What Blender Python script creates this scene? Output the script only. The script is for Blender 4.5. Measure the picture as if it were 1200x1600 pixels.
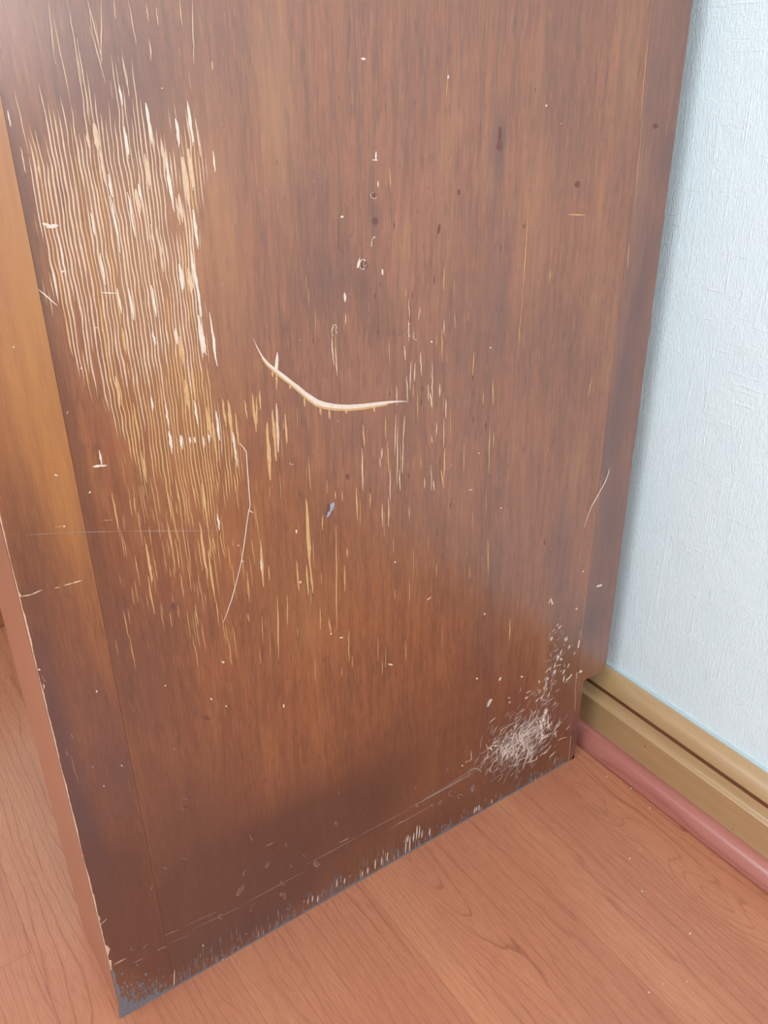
import bpy, bmesh, math, random
from mathutils import Vector, Matrix
random.seed(7)
for o in list(bpy.data.objects):
    bpy.data.objects.remove(o, do_unlink=True)
SC = bpy.context.scene
COL = SC.collection
S = 0.75                                   # camera height in metres

# ------------------------------------------------------------------ camera
CAM = Vector((-0.09811755 * S, -0.70315731 * S, S))
FPX = 1386.6845
RX = Vector((0.8242518772, -0.5660806172, -0.0127113220))     # camera right
RD = Vector((-0.2751116685, -0.3807580405, -0.8828005916))    # camera down
RF = Vector((0.4948963657, 0.7311470778, -0.4695759127))      # camera forward
cam_d = bpy.data.cameras.new('camera')
cam = bpy.data.objects.new('camera', cam_d)
COL.objects.link(cam)
M = Matrix((RX, -RD, -RF)).transposed().to_4x4()
M.translation = CAM
cam.matrix_world = M
cam_d.sensor_fit = 'VERTICAL'
cam_d.sensor_height = 36.0
cam_d.lens = FPX / 1600.0 * 36.0
cam_d.clip_start = 0.02
SC.camera = cam

# ------------------------------------------------------------------ world, light, exposure
W = bpy.data.worlds.new('world')
SC.world = W
W.use_nodes = True
W.node_tree.nodes['Background'].inputs[0].default_value = (0.62, 0.78, 1.0, 1)
W.node_tree.nodes['Background'].inputs[1].default_value = 1.2

ROOM_X0, ROOM_X1 = -1.65, 0.812 * S
ROOM_Y0, ROOM_Y1 = -1.75, 1.9
ROOM_Z = 2.35
WIN_X0, WIN_X1, WIN_Z0, WIN_Z1 = -0.56, 0.59, 0.70, 1.95
LW_Y0, LW_Y1, LW_Z0, LW_Z1 = -1.25, 0.95, 1.05, 2.1     # window in the left wall



def daylight(sx, sz, energy, loc, rot):
    ld = bpy.data.lights.new('daylight', 'AREA')
    ld.shape = 'RECTANGLE'
    ld.size = sx
    ld.size_y = sz
    ld.energy = energy
    ld.color = (0.93, 0.975, 1.0)
    lo = bpy.data.objects.new('daylight', ld)
    COL.objects.link(lo)
    lo.location = loc
    lo.rotation_euler = rot


daylight(WIN_X1 - WIN_X0, WIN_Z1 - WIN_Z0, 30.0, ((WIN_X0 + WIN_X1) / 2, ROOM_Y0 - 0.10, (WIN_Z0 + WIN_Z1) / 2), (math.radians(90), 0, 0))
daylight(LW_Y1 - LW_Y0, LW_Z1 - LW_Z0, 50.0, (ROOM_X0 - 0.10, (LW_Y0 + LW_Y1) / 2, (LW_Z0 + LW_Z1) / 2), (math.radians(90), 0, math.radians(-90)))

vs = SC.view_settings
vs.view_transform = 'Standard'
vs.look = 'None'
vs.gamma = 1.0
vs.exposure = -0.12
vs.use_curve_mapping = False


# ------------------------------------------------------------------ where a sight line meets a plane of the place
def ray(u, v):
    return RX * ((u - 600) / FPX) + RD * ((v - 800) / FPX) + RF


def pan(u, v):
    d = ray(u, v)
    p = CAM + d * (-CAM.y / d.y)
    return p.x, p.z


def flo(u, v):
    d = ray(u, v)
    p = CAM + d * (-CAM.z / d.z)
    return p.x, p.y


def onx(u, v, x):
    d = ray(u, v)
    p = CAM + d * ((x - CAM.x) / d.x)
    return p.y, p.z


def proj(x, z, y=0.0):
    q = Vector((x, y, z)) - CAM
    w = q.dot(RF)
    return 600 + FPX * q.dot(RX) / w, 800 + FPX * q.dot(RD) / w


# ------------------------------------------------------------------ node helper
class NT:
    def __init__(s, name, rough=0.5, spec=0.5):
        s.m = bpy.data.materials.new(name)
        s.m.use_nodes = True
        s.t = s.m.node_tree
        s.b = s.t.nodes['Principled BSDF']
        s.b.inputs['Roughness'].default_value = rough
        s.b.inputs['Specular IOR Level'].default_value = spec
        s.tc = s.t.nodes.new('ShaderNodeTexCoord').outputs['Object']

    def put(s, inp, v):
        if isinstance(v, bpy.types.NodeSocket):
            s.t.links.new(v, inp)
        elif isinstance(v, (tuple, list)) and len(v) == 3 and inp.type == 'RGBA':
            inp.default_value = (*v, 1)
        else:
            inp.default_value = v

    def vec(s, scale, src=None, off=(0, 0, 0)):
        n = s.t.nodes.new('ShaderNodeMapping')
        s.put(n.inputs['Vector'], src or s.tc)
        n.inputs['Scale'].default_value = scale
        s.put(n.inputs['Location'], off)
        return n.outputs[0]

    def noise(s, vec, scale=1.0, detail=2.0, rough=0.5, dist=0.0):
        n = s.t.nodes.new('ShaderNodeTexNoise')
        s.put(n.inputs['Vector'], vec)
        n.inputs['Scale'].default_value = scale
        n.inputs['Detail'].default_value = detail
        n.inputs['Roughness'].default_value = rough
        n.inputs['Distortion'].default_value = dist
        return n.outputs['Fac']

    def math(s, op, a, b=0.0, c=None, clamp=False):
        n = s.t.nodes.new('ShaderNodeMath')
        n.operation = op
        n.use_clamp = clamp
        s.put(n.inputs[0], a)
        s.put(n.inputs[1], b)
        if c is not None:
            s.put(n.inputs[2], c)
        return n.outputs[0]

    def ramp(s, v, stops, interp='LINEAR'):
        n = s.t.nodes.new('ShaderNodeValToRGB')
        n.color_ramp.interpolation = interp
        e = n.color_ramp.elements
        while len(e) < len(stops):
            e.new(0.5)
        for q, (p, c) in zip(e, stops):
            q.position = p
            q.color = (*c, 1) if isinstance(c, (tuple, list)) else (c, c, c, 1)
        s.put(n.inputs[0], v)
        return n.outputs[0]

    def mix(s, f, a, b, mode='MIX'):
        n = s.t.nodes.new('ShaderNodeMix')
        n.data_type = 'RGBA'
        n.blend_type = mode
        s.put(n.inputs['Factor'], f)
        s.put(n.inputs['A'], a)
        s.put(n.inputs['B'], b)
        return n.outputs['Result']

    def attr(s, name):
        n = s.t.nodes.new('ShaderNodeAttribute')
        n.attribute_name = name
        return n

    def sep(s, v):
        n = s.t.nodes.new('ShaderNodeSeparateXYZ')
        s.put(n.inputs[0], v)
        return n.outputs

    def comb(s, x, y, z):
        n = s.t.nodes.new('ShaderNodeCombineXYZ')
        for i, q in enumerate((x, y, z)):
            s.put(n.inputs[i], q)
        return n.outputs[0]

    def color(s, c):
        s.put(s.b.inputs['Base Color'], c)

    def bump(s, h, strength, dist=0.001):
        n = s.t.nodes.new('ShaderNodeBump')
        n.inputs['Strength'].default_value = strength
        n.inputs['Distance'].default_value = dist
        s.put(n.inputs['Height'], h)
        s.put(s.b.inputs['Normal'], n.outputs[0])


def plain(name, col, rough=0.6, spec=0.4, vary=0.12, scale=200.0):
    k = NT(name, rough, spec)
    f = k.noise(k.vec((1, 1, 1)), scale, 3)
    c0 = tuple(c * (1 - vary) for c in col)
    c1 = tuple(min(1, c * (1 + vary)) for c in col)
    k.color(k.mix(f, c0, c1))
    return k.m


# ------------------------------------------------------------------ materials
def panel_wood(name, base, dark, gold, off, rough=0.36):
    """stained veneer, grain upright; tone attribute holds veneer stains and the shade painted low down"""
    k = NT(name, rough, 0.5)
    v = k.vec((1, 1, 1), off=off)
    warp = k.noise(k.vec((9, 9, 1.6), v), 1.0, 2)
    sx = k.sep(v)
    wv = k.comb(k.math('ADD', sx[0], k.math('MULTIPLY', warp, 0.02)), sx[1], sx[2])
    fine = k.noise(k.vec((900, 900, 48), wv), 1.0, 3, 0.6)
    mid = k.noise(k.vec((190, 190, 13), wv), 1.0, 3, 0.55)
    broad = k.noise(k.vec((38, 38, 5.5), wv), 1.0, 3, 0.55, 0.4)
    cloud = k.noise(k.vec((12, 12, 7), v), 1.0, 3, 0.55)
    fleck = k.noise(k.vec((330, 330, 60), v), 1.0, 2, 0.5)
    c = k.mix(k.ramp(broad, [(0.32, 0.0), (0.68, 1.0)]), tuple(q * 0.90 for q in base), tuple(q * 1.08 for q in base))
    c = k.mix(k.math('MULTIPLY', k.ramp(broad, [(0.55, 0.0), (0.72, 1.0)]), 0.28), c, gold)
    c = k.mix(k.math('MULTIPLY', k.ramp(mid, [(0.38, 1.0), (0.58, 0.0)]), 0.32), c, dark)
    c = k.mix(k.math('MULTIPLY', k.ramp(cloud, [(0.44, 0.0), (0.70, 1.0)]), 0.30), c, dark)
    c = k.mix(k.math('MULTIPLY', k.ramp(fine, [(0.50, 0.0), (0.70, 1.0)]), 0.42), c, gold)
    c = k.mix(k.math('MULTIPLY', k.ramp(fleck, [(0.30, 1.0), (0.42, 0.0)]), 0.35), c, dark)
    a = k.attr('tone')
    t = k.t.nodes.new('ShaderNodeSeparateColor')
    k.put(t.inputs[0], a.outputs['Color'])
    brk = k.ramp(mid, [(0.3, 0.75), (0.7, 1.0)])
    c = k.mix(k.math('MULTIPLY', t.outputs[0], brk), c, dark)  # dark channel: veneer stains, and painted shade towards the foot
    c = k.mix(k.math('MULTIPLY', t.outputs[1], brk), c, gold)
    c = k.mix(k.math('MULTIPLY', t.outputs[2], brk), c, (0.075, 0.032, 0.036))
    k.color(c)
    k.put(k.b.inputs['Roughness'], k.ramp(cloud, [(0.3, rough - 0.05), (0.7, rough + 0.08)]))
    peel = k.noise(k.vec((520, 520, 420), v), 1.0, 2)
    h = k.math('ADD', k.math('MULTIPLY', fine, 0.6), k.math('MULTIPLY', peel, 0.8))
    k.bump(h, 0.10, 0.001)
    k.b.inputs['Coat Weight'].default_value = 1.0
    k.b.inputs['Coat IOR'].default_value = 1.55
    k.b.inputs['Coat Roughness'].default_value = 0.23
    return k.m


M_centre = panel_wood('stained_veneer', (0.255, 0.079, 0.032), (0.066, 0.022, 0.014), (0.40, 0.175, 0.062), (0, 0, 0))
M_stile = panel_wood('stile_veneer', (0.265, 0.085, 0.032), (0.070, 0.021, 0.014), (0.44, 0.175, 0.045), (3.1, 0, 1.7))
M_backstile = panel_wood('back_stile_veneer', (0.205, 0.072, 0.040), (0.085, 0.032, 0.024), (0.30, 0.13, 0.065), (7.3, 0, 4.1))


def simple_wood(name, c0, c1, rough, stretch, off=(0, 0, 0), bump=0.03, spec=0.5, coat=0.0):
    k = NT(name, rough, spec)
    v = k.vec(stretch, off=off)
    a = k.noise(v, 1.0, 4, 0.6, 0.3)
    b = k.noise(k.vec((4, 4, 4), v), 1.0, 3, 0.5)
    f = k.math('ADD', k.math('MULTIPLY', a, 0.75), k.math('MULTIPLY', b, 0.25))
    k.color(k.ramp(f, [(0.33, c0), (0.67, c1)]))
    if bump:
        k.bump(b, bump, 0.001)
    if coat:
        k.b.inputs['Coat Weight'].default_value = coat
        k.b.inputs['Coat Roughness'].default_value = 0.18
    return k.m


M_front = plain('front_lacquer', (0.40, 0.155, 0.088), 0.42, 0.5, 0.05, 9)
M_inner = simple_wood('inner_wood', (0.16, 0.06, 0.03), (0.26, 0.10, 0.05), 0.45, (60, 60, 5))
M_pine = simple_wood('varnished_pine', (0.41, 0.245, 0.110), (0.49, 0.305, 0.150), 0.34, (60, 4, 60), bump=0.004, coat=1.0)
M_dress = simple_wood('orange_wood', (0.34, 0.13, 0.05), (0.44, 0.19, 0.08), 0.35, (5, 40, 60))
M_dress2 = simple_wood('red_brown_wood', (0.16, 0.045, 0.03), (0.22, 0.07, 0.045), 0.35, (5, 40, 60))
M_groove = plain('pooled_varnish', (0.17, 0.065, 0.028), 0.4, 0.4, 0.2, 60)
M_dark = plain('dark_cloth', (0.035, 0.025, 0.035), 0.8, 0.2)
M_white = plain('white_paint', (0.80, 0.80, 0.78), 0.5, 0.4, 0.02, 30)
M_metal = plain('knob_metal', (0.5, 0.45, 0.38), 0.35, 0.5, 0.05)
M_caulk = plain('pale_caulk', (0.47, 0.54, 0.55), 0.6, 0.4, 0.12, 350)
M_pale = plain('raw_wood_pale', (0.60, 0.40, 0.27), 0.62, 0.35, 0.25, 260)
M_tan = plain('raw_wood_tan', (0.56, 0.315, 0.140), 0.55, 0.35, 0.25, 260)
M_flake = plain('raw_wood_white', (0.68, 0.54, 0.44), 0.7, 0.3, 0.20, 300)
M_scuff = plain('scuffed_varnish', (0.32, 0.225, 0.20), 0.7, 0.3, 0.30, 300)
M_faint = plain('rubbed_varnish', (0.20, 0.095, 0.070), 0.6, 0.3, 0.25, 300)
M_grey = plain('grey_worn_wood', (0.170, 0.150, 0.160), 0.75, 0.3, 0.30, 500)
M_knot = plain('dark_knot_wood', (0.15, 0.056, 0.038), 0.5, 0.4, 0.3, 600)
M_chip = plain('blue_grey_chip', (0.30, 0.31, 0.38), 0.6, 0.3, 0.25, 500)
M_crumb = plain('pale_crumb', (0.75, 0.66, 0.58), 0.8, 0.2)


def floor_wood(name, coat=0.28, tint=(1, 1, 1)):
    k = NT(name, coat, 0.5)
    oi = k.t.nodes.new('ShaderNodeObjectInfo')
    geo = k.t.nodes.new('ShaderNodeNewGeometry').outputs['Position']
    rnd = oi.outputs['Random']
    # world position, shifted for each board so the print differs from board to board
    p = k.sep(geo)
    xs = k.math('ADD', p[0], 0.0)
    ys = k.math('ADD', p[1], k.math('MULTIPLY', rnd, 7.0))
    P = k.comb(xs, ys, rnd)
    wob = k.noise(k.vec((26, 2.6, 3), P), 1.0, 2, 0.45)
    wob2 = k.noise(k.vec((90, 14, 3), P), 1.0, 2, 0.5)
    h = k.math('ADD', k.math('MULTIPLY', xs, 95.0), k.math('MULTIPLY', wob, 5.5))
    h = k.math('ADD', h, k.math('MULTIPLY', wob2, 0.55))
    # heartwood figures: long domes of the growth rings cut by the board's face
    for (cx, cy, sx, sy, amp) in ((0.302, 0.03, 0.021, 0.140, 4.6), (0.516, -0.055, 0.022, 0.060, 4.0),
                                  (0.520, -0.215, 0.020, 0.060, 3.6), (0.098, 0.00, 0.018, 0.055, 2.0),
                                  (-0.30, 0.30, 0.03, 0.2, 3.0)):
        dx = k.math('DIVIDE', k.math('SUBTRACT', p[0], cx), sx)
        dy = k.math('DIVIDE', k.math('SUBTRACT', p[1], cy), sy)
        e = k.math('EXPONENT', k.math('MULTIPLY', k.math('ADD', k.math('MULTIPLY', dx, dx), k.math('MULTIPLY', dy, dy)), -1.0))
        h = k.math('ADD', h, k.math('MULTIPLY', e, amp))
    fr = k.math('FRACT', h)
    fr2 = k.math('FRACT', k.math('ADD', k.math('MULTIPLY', xs, 260.0), k.math('MULTIPLY', k.math('ADD', wob, wob2), 5.0)))
    ln = k.ramp(fr, [(0.0, 1.0), (0.04, 0.65), (0.10, 0.18), (0.35, 0.0), (0.93, 0.05), (1.0, 1.0)])
    ln2 = k.ramp(fr2, [(0.0, 1.0), (0.25, 0.2), (0.6, 0.0), (1.0, 0.8)])
    stren = k.ramp(k.noise(k.vec((14, 1.8, 2), P, (5, 3, 1)), 1.0, 2), [(0.33, 0.14), (0.66, 0.70)])
    pores = k.noise(k.vec((1100, 60, 3), P), 1.0, 2, 0.6)
    speck = k.noise(k.vec((900, 420, 3), P), 1.0, 2, 0.6)
    cloud = k.noise(k.vec((17, 2.2, 2), P, (1, 9, 4)), 1.0, 3, 0.5)
    c = k.ramp(cloud, [(0.30, (0.425, 0.152, 0.080)), (0.52, (0.480, 0.184, 0.096)), (0.72, (0.530, 0.216, 0.110))])
    c = k.mix(k.math('MULTIPLY', ln, stren), c, (0.235, 0.062, 0.036))
    c = k.mix(k.math('MULTIPLY', ln2, 0.28), c, (0.30, 0.095, 0.055))
    c = k.mix(k.math('MULTIPLY', k.ramp(pores, [(0.50, 0.0), (0.72, 1.0)]), 0.42), c, (0.25, 0.075, 0.042))
    c = k.mix(k.math('MULTIPLY', k.ramp(speck, [(0.55, 0.0), (0.75, 1.0)]), 0.16), c, (0.64, 0.34, 0.20))
    c = k.mix(1.0, c, tint, 'MULTIPLY')
    k.color(c)
    k.bump(pores, 0.035, 0.001)
    return k.m


M_floor = floor_wood('laminate_cherry', 0.30)
M_gap = plain('joint_dark', (0.26, 0.11, 0.07), 0.8, 0.2)


def quarter_mat():
    k = NT('red_cherry_print', 0.24, 0.5)
    v = k.vec((1, 1, 1))
    s = k.sep(v)
    w = k.noise(k.vec((40, 5, 40), v), 1.0, 2, 0.5)
    h = k.math('ADD', k.math('MULTIPLY', s[2], 60.0), k.math('MULTIPLY', w, 2.5))
    ln = k.ramp(k.math('FRACT', h), [(0.0, 1.0), (0.07, 0.5), (0.25, 0.0), (0.95, 0.0), (1.0, 1.0)])
    c = k.ramp(w, [(0.3, (0.38, 0.115, 0.090)), (0.7, (0.46, 0.165, 0.130))])
    c = k.mix(k.math('MULTIPLY', ln, 0.35), c, (0.16, 0.035, 0.028))
    k.color(c)
    k.b.inputs['Coat Weight'].default_value = 0.6
    k.b.inputs['Coat Roughness'].default_value = 0.38
    return k.m


M_quarter = quarter_mat()


def wallpaper():
    k = NT('white_wallpaper', 0.62, 0.3)
    v = k.tc
    p = k.noise(k.vec((1, 980, 190), v), 1.0, 2, 0.55)          # upright threads
    q = k.noise(k.vec((1, 150, 980), v), 1.0, 2, 0.55)          # cross threads
    g = k.noise(k.vec((1, 260, 260), v), 1.0, 2, 0.5)
    lv = k.noise(k.vec((1, 330, 16), v), 1.0, 1, 0.4)           # long slubs
    lh = k.noise(k.vec((1, 18, 330), v), 1.0, 1, 0.4)
    sel = k.ramp(k.noise(k.vec((1, 22, 22), v), 1.0, 2), [(0.42, 0.0), (0.60, 1.0)])
    h = k.math('MULTIPLY', p, 1.0)
    h = k.math('ADD', h, k.math('MULTIPLY', k.math('MULTIPLY', q, sel), 0.55))
    h = k.math('ADD', h, k.math('MULTIPLY', g, 0.10))
    h = k.math('ADD', h, k.math('MULTIPLY', k.ramp(lv, [(0.64, 0.0), (0.72, 1.0)]), 0.22))
    h = k.math('ADD', h, k.math('MULTIPLY', k.ramp(lh, [(0.66, 0.0), (0.74, 1.0)]), 0.22))
    k.color(k.ramp(h, [(0.4, (0.75, 0.870, 0.905)), (1.2, (0.81, 0.91, 0.935))]))
    k.bump(h, 0.75, 0.0012)
    return k.m


M_wall = wallpaper()


# ------------------------------------------------------------------ mesh helpers
def link(name, me, mat, parent=None):
    o = bpy.data.objects.new(name, me)
    COL.objects.link(o)
    if mat is not None and not me.materials:
        me.materials.append(mat)
    if parent is not None:
        o.parent = parent
    return o


def struct(o):
    o['kind'] = 'structure'
    return o


def tag(o, label, cat, group=None):
    o['label'] = label
    o['category'] = cat
    if group:
        o['group'] = group
    return o


def box_me(name, lo_, hi_, bev=0.0):
    bm = bmesh.new()
    bmesh.ops.create_cube(bm, size=1.0)
    for v in bm.verts:
        v.co = Vector([lo_[i] + (v.co[i] + 0.5) * (hi_[i] - lo_[i]) for i in range(3)])
    if bev:
        bmesh.ops.bevel(bm, geom=list(bm.edges), offset=bev, segments=2, profile=0.5, affect='EDGES')
    me = bpy.data.meshes.new(name)
    bm.to_mesh(me)
    bm.free()
    return me


def box(name, lo_, hi_, mat, parent=None, bev=0.0):
    return link(name, box_me(name, lo_, hi_, bev), mat, parent)


def extrude_y(name, prof, y0, y1, mat, parent=None, smooth=True):
    """closed profile of (x, z) points drawn out along y"""
    n = len(prof)
    vs_, fs = [], []
    for y in (y0, y1):
        vs_ += [(x, y, z) for x, z in prof]
    for i in range(n):
        j = (i + 1) % n
        fs.append((i, j, n + j, n + i))
    fs.append(tuple(range(n - 1, -1, -1)))
    fs.append(tuple(range(n, 2 * n)))
    me = bpy.data.meshes.new(name)
    me.from_pydata(vs_, [], fs)
    bm = bmesh.new()
    bm.from_mesh(me)
    bmesh.ops.recalc_face_normals(bm, faces=bm.faces)
    bm.to_mesh(me)
    bm.free()
    if smooth:
        for p in me.polygons:
            p.use_smooth = len(p.vertices) == 4
        me.set_sharp_from_angle(angle=math.radians(32))
    return link(name, me, mat, parent)


# ------------------------------------------------------------------ the room
floor = struct(box('floor', (ROOM_X0, ROOM_Y0, -0.06), (ROOM_X1, ROOM_Y1, -0.0095), M_gap))
PW, PL = 0.1475, 1.215
x = -0.0464 - PW * 15
ends = {14: 0.1100}                                  # the board left of the cabinet ends here
ti = 0
plank_cache = {}
while x < ROOM_X1 - 0.004:
    x0, x1 = max(x, ROOM_X0), min(x + PW, ROOM_X1 - 0.004)
    if x1 - x0 > 0.01:
        e = ends.get(ti, [0.62, 0.70, 0.30, 0.78][ti % 4] + 0.02)
        y = e - PL * 3
        while y < ROOM_Y1:
            a, b = max(y, ROOM_Y0), min(y + PL, ROOM_Y1)
            if b - a > 0.02:
                g = 0.00005
                key = (round(x1 - x0, 4), round(b - a, 4))
                if key not in plank_cache:
                    plank_cache[key] = box_me('plank', (g, g, -0.009), (x1 - x0 - g, b - a - g, 0.0), 0.00022)
                o = link('plank', plank_cache[key], M_floor, floor)
                o.location = (x0, a, 0)
            y += PL
    x += PW
    ti += 1

struct(box('wall_right', (ROOM_X1, ROOM_Y0 - 0.12, -0.06), (ROOM_X1 + 0.12, ROOM_Y1 + 0.12, ROOM_Z), M_wall))
struct(box('wall_back', (ROOM_X0, ROOM_Y1, -0.06), (ROOM_X1, ROOM_Y1 + 0.12, ROOM_Z), M_wall))
struct(box('ceiling', (ROOM_X0 - 0.12, ROOM_Y0 - 0.12, ROOM_Z), (ROOM_X1 + 0.12, ROOM_Y1 + 0.12, ROOM_Z + 0.1), M_white))


def wall_with_hole(name, A0, A1, H0, H1, Z0, Z1, place):
    """a wall of eight blocks round a window opening; place(a, depth, z) gives the point"""
    xs = [A0, H0, H1, A1]
    zs = [-0.06, Z0, Z1, ROOM_Z]
    bm = bmesh.new()
    for i in range(3):
        for j in range(3):
            if i == 1 and j == 1:
                continue
            r = bmesh.ops.create_cube(bm, size=1.0)
            for v in r['verts']:
                v.co = Vector(place(xs[i] + (v.co.x + .5) * (xs[i + 1] - xs[i]), (v.co.y + .5) * 0.12,
                                    zs[j] + (v.co.z + .5) * (zs[j + 1] - zs[j])))
    bmesh.ops.remove_doubles(bm, verts=bm.verts, dist=1e-5)
    bmesh.ops.recalc_face_normals(bm, faces=bm.faces)
    me = bpy.data.meshes.new(name)
    bm.to_mesh(me)
    bm.free()
    return struct(link(name, me, M_wall))


wall_with_hole('wall_front', ROOM_X0, ROOM_X1, WIN_X0, WIN_X1, WIN_Z0, WIN_Z1, lambda a, d, z: (a, ROOM_Y0 - d, z))
wall_with_hole('wall_left', ROOM_Y0, ROOM_Y1, LW_Y0, LW_Y1, LW_Z0, LW_Z1, lambda a, d, z: (ROOM_X0 - d, a, z))


def window(name, w, h, loc, rz):
    wf = bpy.data.objects.new(name, None)
    COL.objects.link(wf)
    struct(wf)
    wf.location = loc
    wf.rotation_euler = (0, 0, rz)
    for (a, b) in (((0, 0), (0.02, h)), ((w - 0.02, 0), (w, h)), ((0.02, 0), (w - 0.02, 0.02)), ((0.02, h - 0.02), (w - 0.02, h))):
        box('window_frame', (a[0], -0.08, a[1]), (b[0], -0.03, b[1]), M_white, wf, 0.003)
    box('window_sill', (-0.03, 0.0, -0.03), (w + 0.03, 0.10, -0.002), M_white, wf, 0.004)


window('window_1', WIN_X1 - WIN_X0, WIN_Z1 - WIN_Z0, (WIN_X0, ROOM_Y0, WIN_Z0), 0)
window('window_2', LW_Y1 - LW_Y0, LW_Z1 - LW_Z0, (ROOM_X0, LW_Y1, LW_Z0), math.radians(-90))

# baseboard: flat face, stepped bead, groove, rounded upper roll
XW = ROOM_X1
XB = 0.778 * S
H_TOP = 0.1360 * S
prof = [(XW, 0.0), (XB, 0.0), (XB, 0.0838 * S), (XB + 0.0006, 0.0850 * S)]
zb0, zg = 0.0857 * S, 0.1050 * S
xg = 0.7890 * S
for i in range(1, 9):                                  # ledge hollowing up to the groove
    t = i / 9
    prof.append((XB + 0.0006 + (xg - XB - 0.0006) * (t ** 0.62), zb0 + (zg - zb0) * (t ** 1.35)))
prof += [(xg, zg), (xg + 0.0006, zg + 0.0010), (xg - 0.0010, zg + 0.0018)]
xr, zr = xg - 0.0016, zg + 0.0024                      # upper roll bulging out and over to the wall
for i in range(0, 11):
    a = i / 10 * math.pi / 2
    prof.append((xr + (XW - 0.003 - xr) * (0.55 * (1 - math.cos(a)) + 0.45 * i / 10), zr + (H_TOP - zr) * (0.55 * math.sin(a) + 0.45 * i / 10)))
prof += [(XW, H_TOP)]
bb = struct(extrude_y('baseboard_right', prof, ROOM_Y0 + 0.001, ROOM_Y1 - 0.001, M_pine))
bb['label'] = 'varnished pine baseboard with a moulded bead'
cz = H_TOP
gv = extrude_y('groove', [(xg + 0.0003, zg - 0.0032), (xg - 0.0008, zg - 0.0030), (xg - 0.0006, zg + 0.0004), (xg - 0.0019, zg + 0.0030), (xg + 0.0004, zg + 0.0024)], ROOM_Y0 + 0.001, ROOM_Y1 - 0.001, M_groove, bb)
gv['label'] = 'dark varnish pooled in the groove'
caulk = extrude_y('caulk_line', [(XW, cz - 0.0006), (XW - 0.0036, cz - 0.0006), (XW - 0.0033, cz + 0.0011), (XW - 0.0018, cz + 0.0021), (XW, cz + 0.0018)],
                  ROOM_Y0 + 0.001, ROOM_Y1 - 0.001, M_caulk, bb)
# nail holes and small dents of the baseboard face
for (u, v, r) in ((1008, 1166.5, 0.0011), (1145, 1296, 0.0006)):
    y, z = onx(u, v, XB)
    bm = bmesh.new()
    bmesh.ops.create_cone(bm, cap_ends=True, segments=10, radius1=r, radius2=r * 0.8, depth=0.0004)
    me = bpy.data.meshes.new('nail_hole')
    bm.to_mesh(me)
    bm.free()
    o = link('nail_hole', me, M_knot, bb)
    o.location = (XB - 0.0001, y, z)
    o.rotation_euler = (0, math.radians(-90), 0)
# quarter round strip on the floor
XQ = 0.7572 * S
RZ = 0.0322 * S
qp = [(XB - 0.0003, 0.0), (XQ + 0.003, 0.0), (XQ + 0.003, 0.0011), (XQ + 0.0002, 0.0012), (XQ - 0.0001, 0.0035)]
for i in range(1, 13):
    a = i / 12 * math.pi / 2
    qp.append((XQ + (XB - 0.0003 - XQ) * (1 - math.cos(a)) * 0.93, 0.0035 + (RZ - 0.0035) * math.sin(a)))
qp.append((XB - 0.0003, RZ))
q1 = struct(extrude_y('trim_1', qp, ROOM_Y0 + 0.001, ROOM_Y1 - 0.001, M_quarter))
q1['label'] = 'red cherry quarter round strip along the baseboard'

# ------------------------------------------------------------------ the cabinet
CAB = bpy.data.objects.new('cabinet', None)
COL.objects.link(CAB)
tag(CAB, 'tall brown veneered wooden cabinet side, scratched and worn, against the white wall', 'cabinet')
TOPZ = 1.12
DEP = 0.1414 * S
TH = 0.019
XS1 = 0.0490                                           # seam front stile / centre
XS2 = 0.7192 * S                                       # seam centre / back stile
XE = 0.7790 * S
XN, ZN = 0.7325 * S, 0.1530 * S                        # notch for the baseboard


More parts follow.
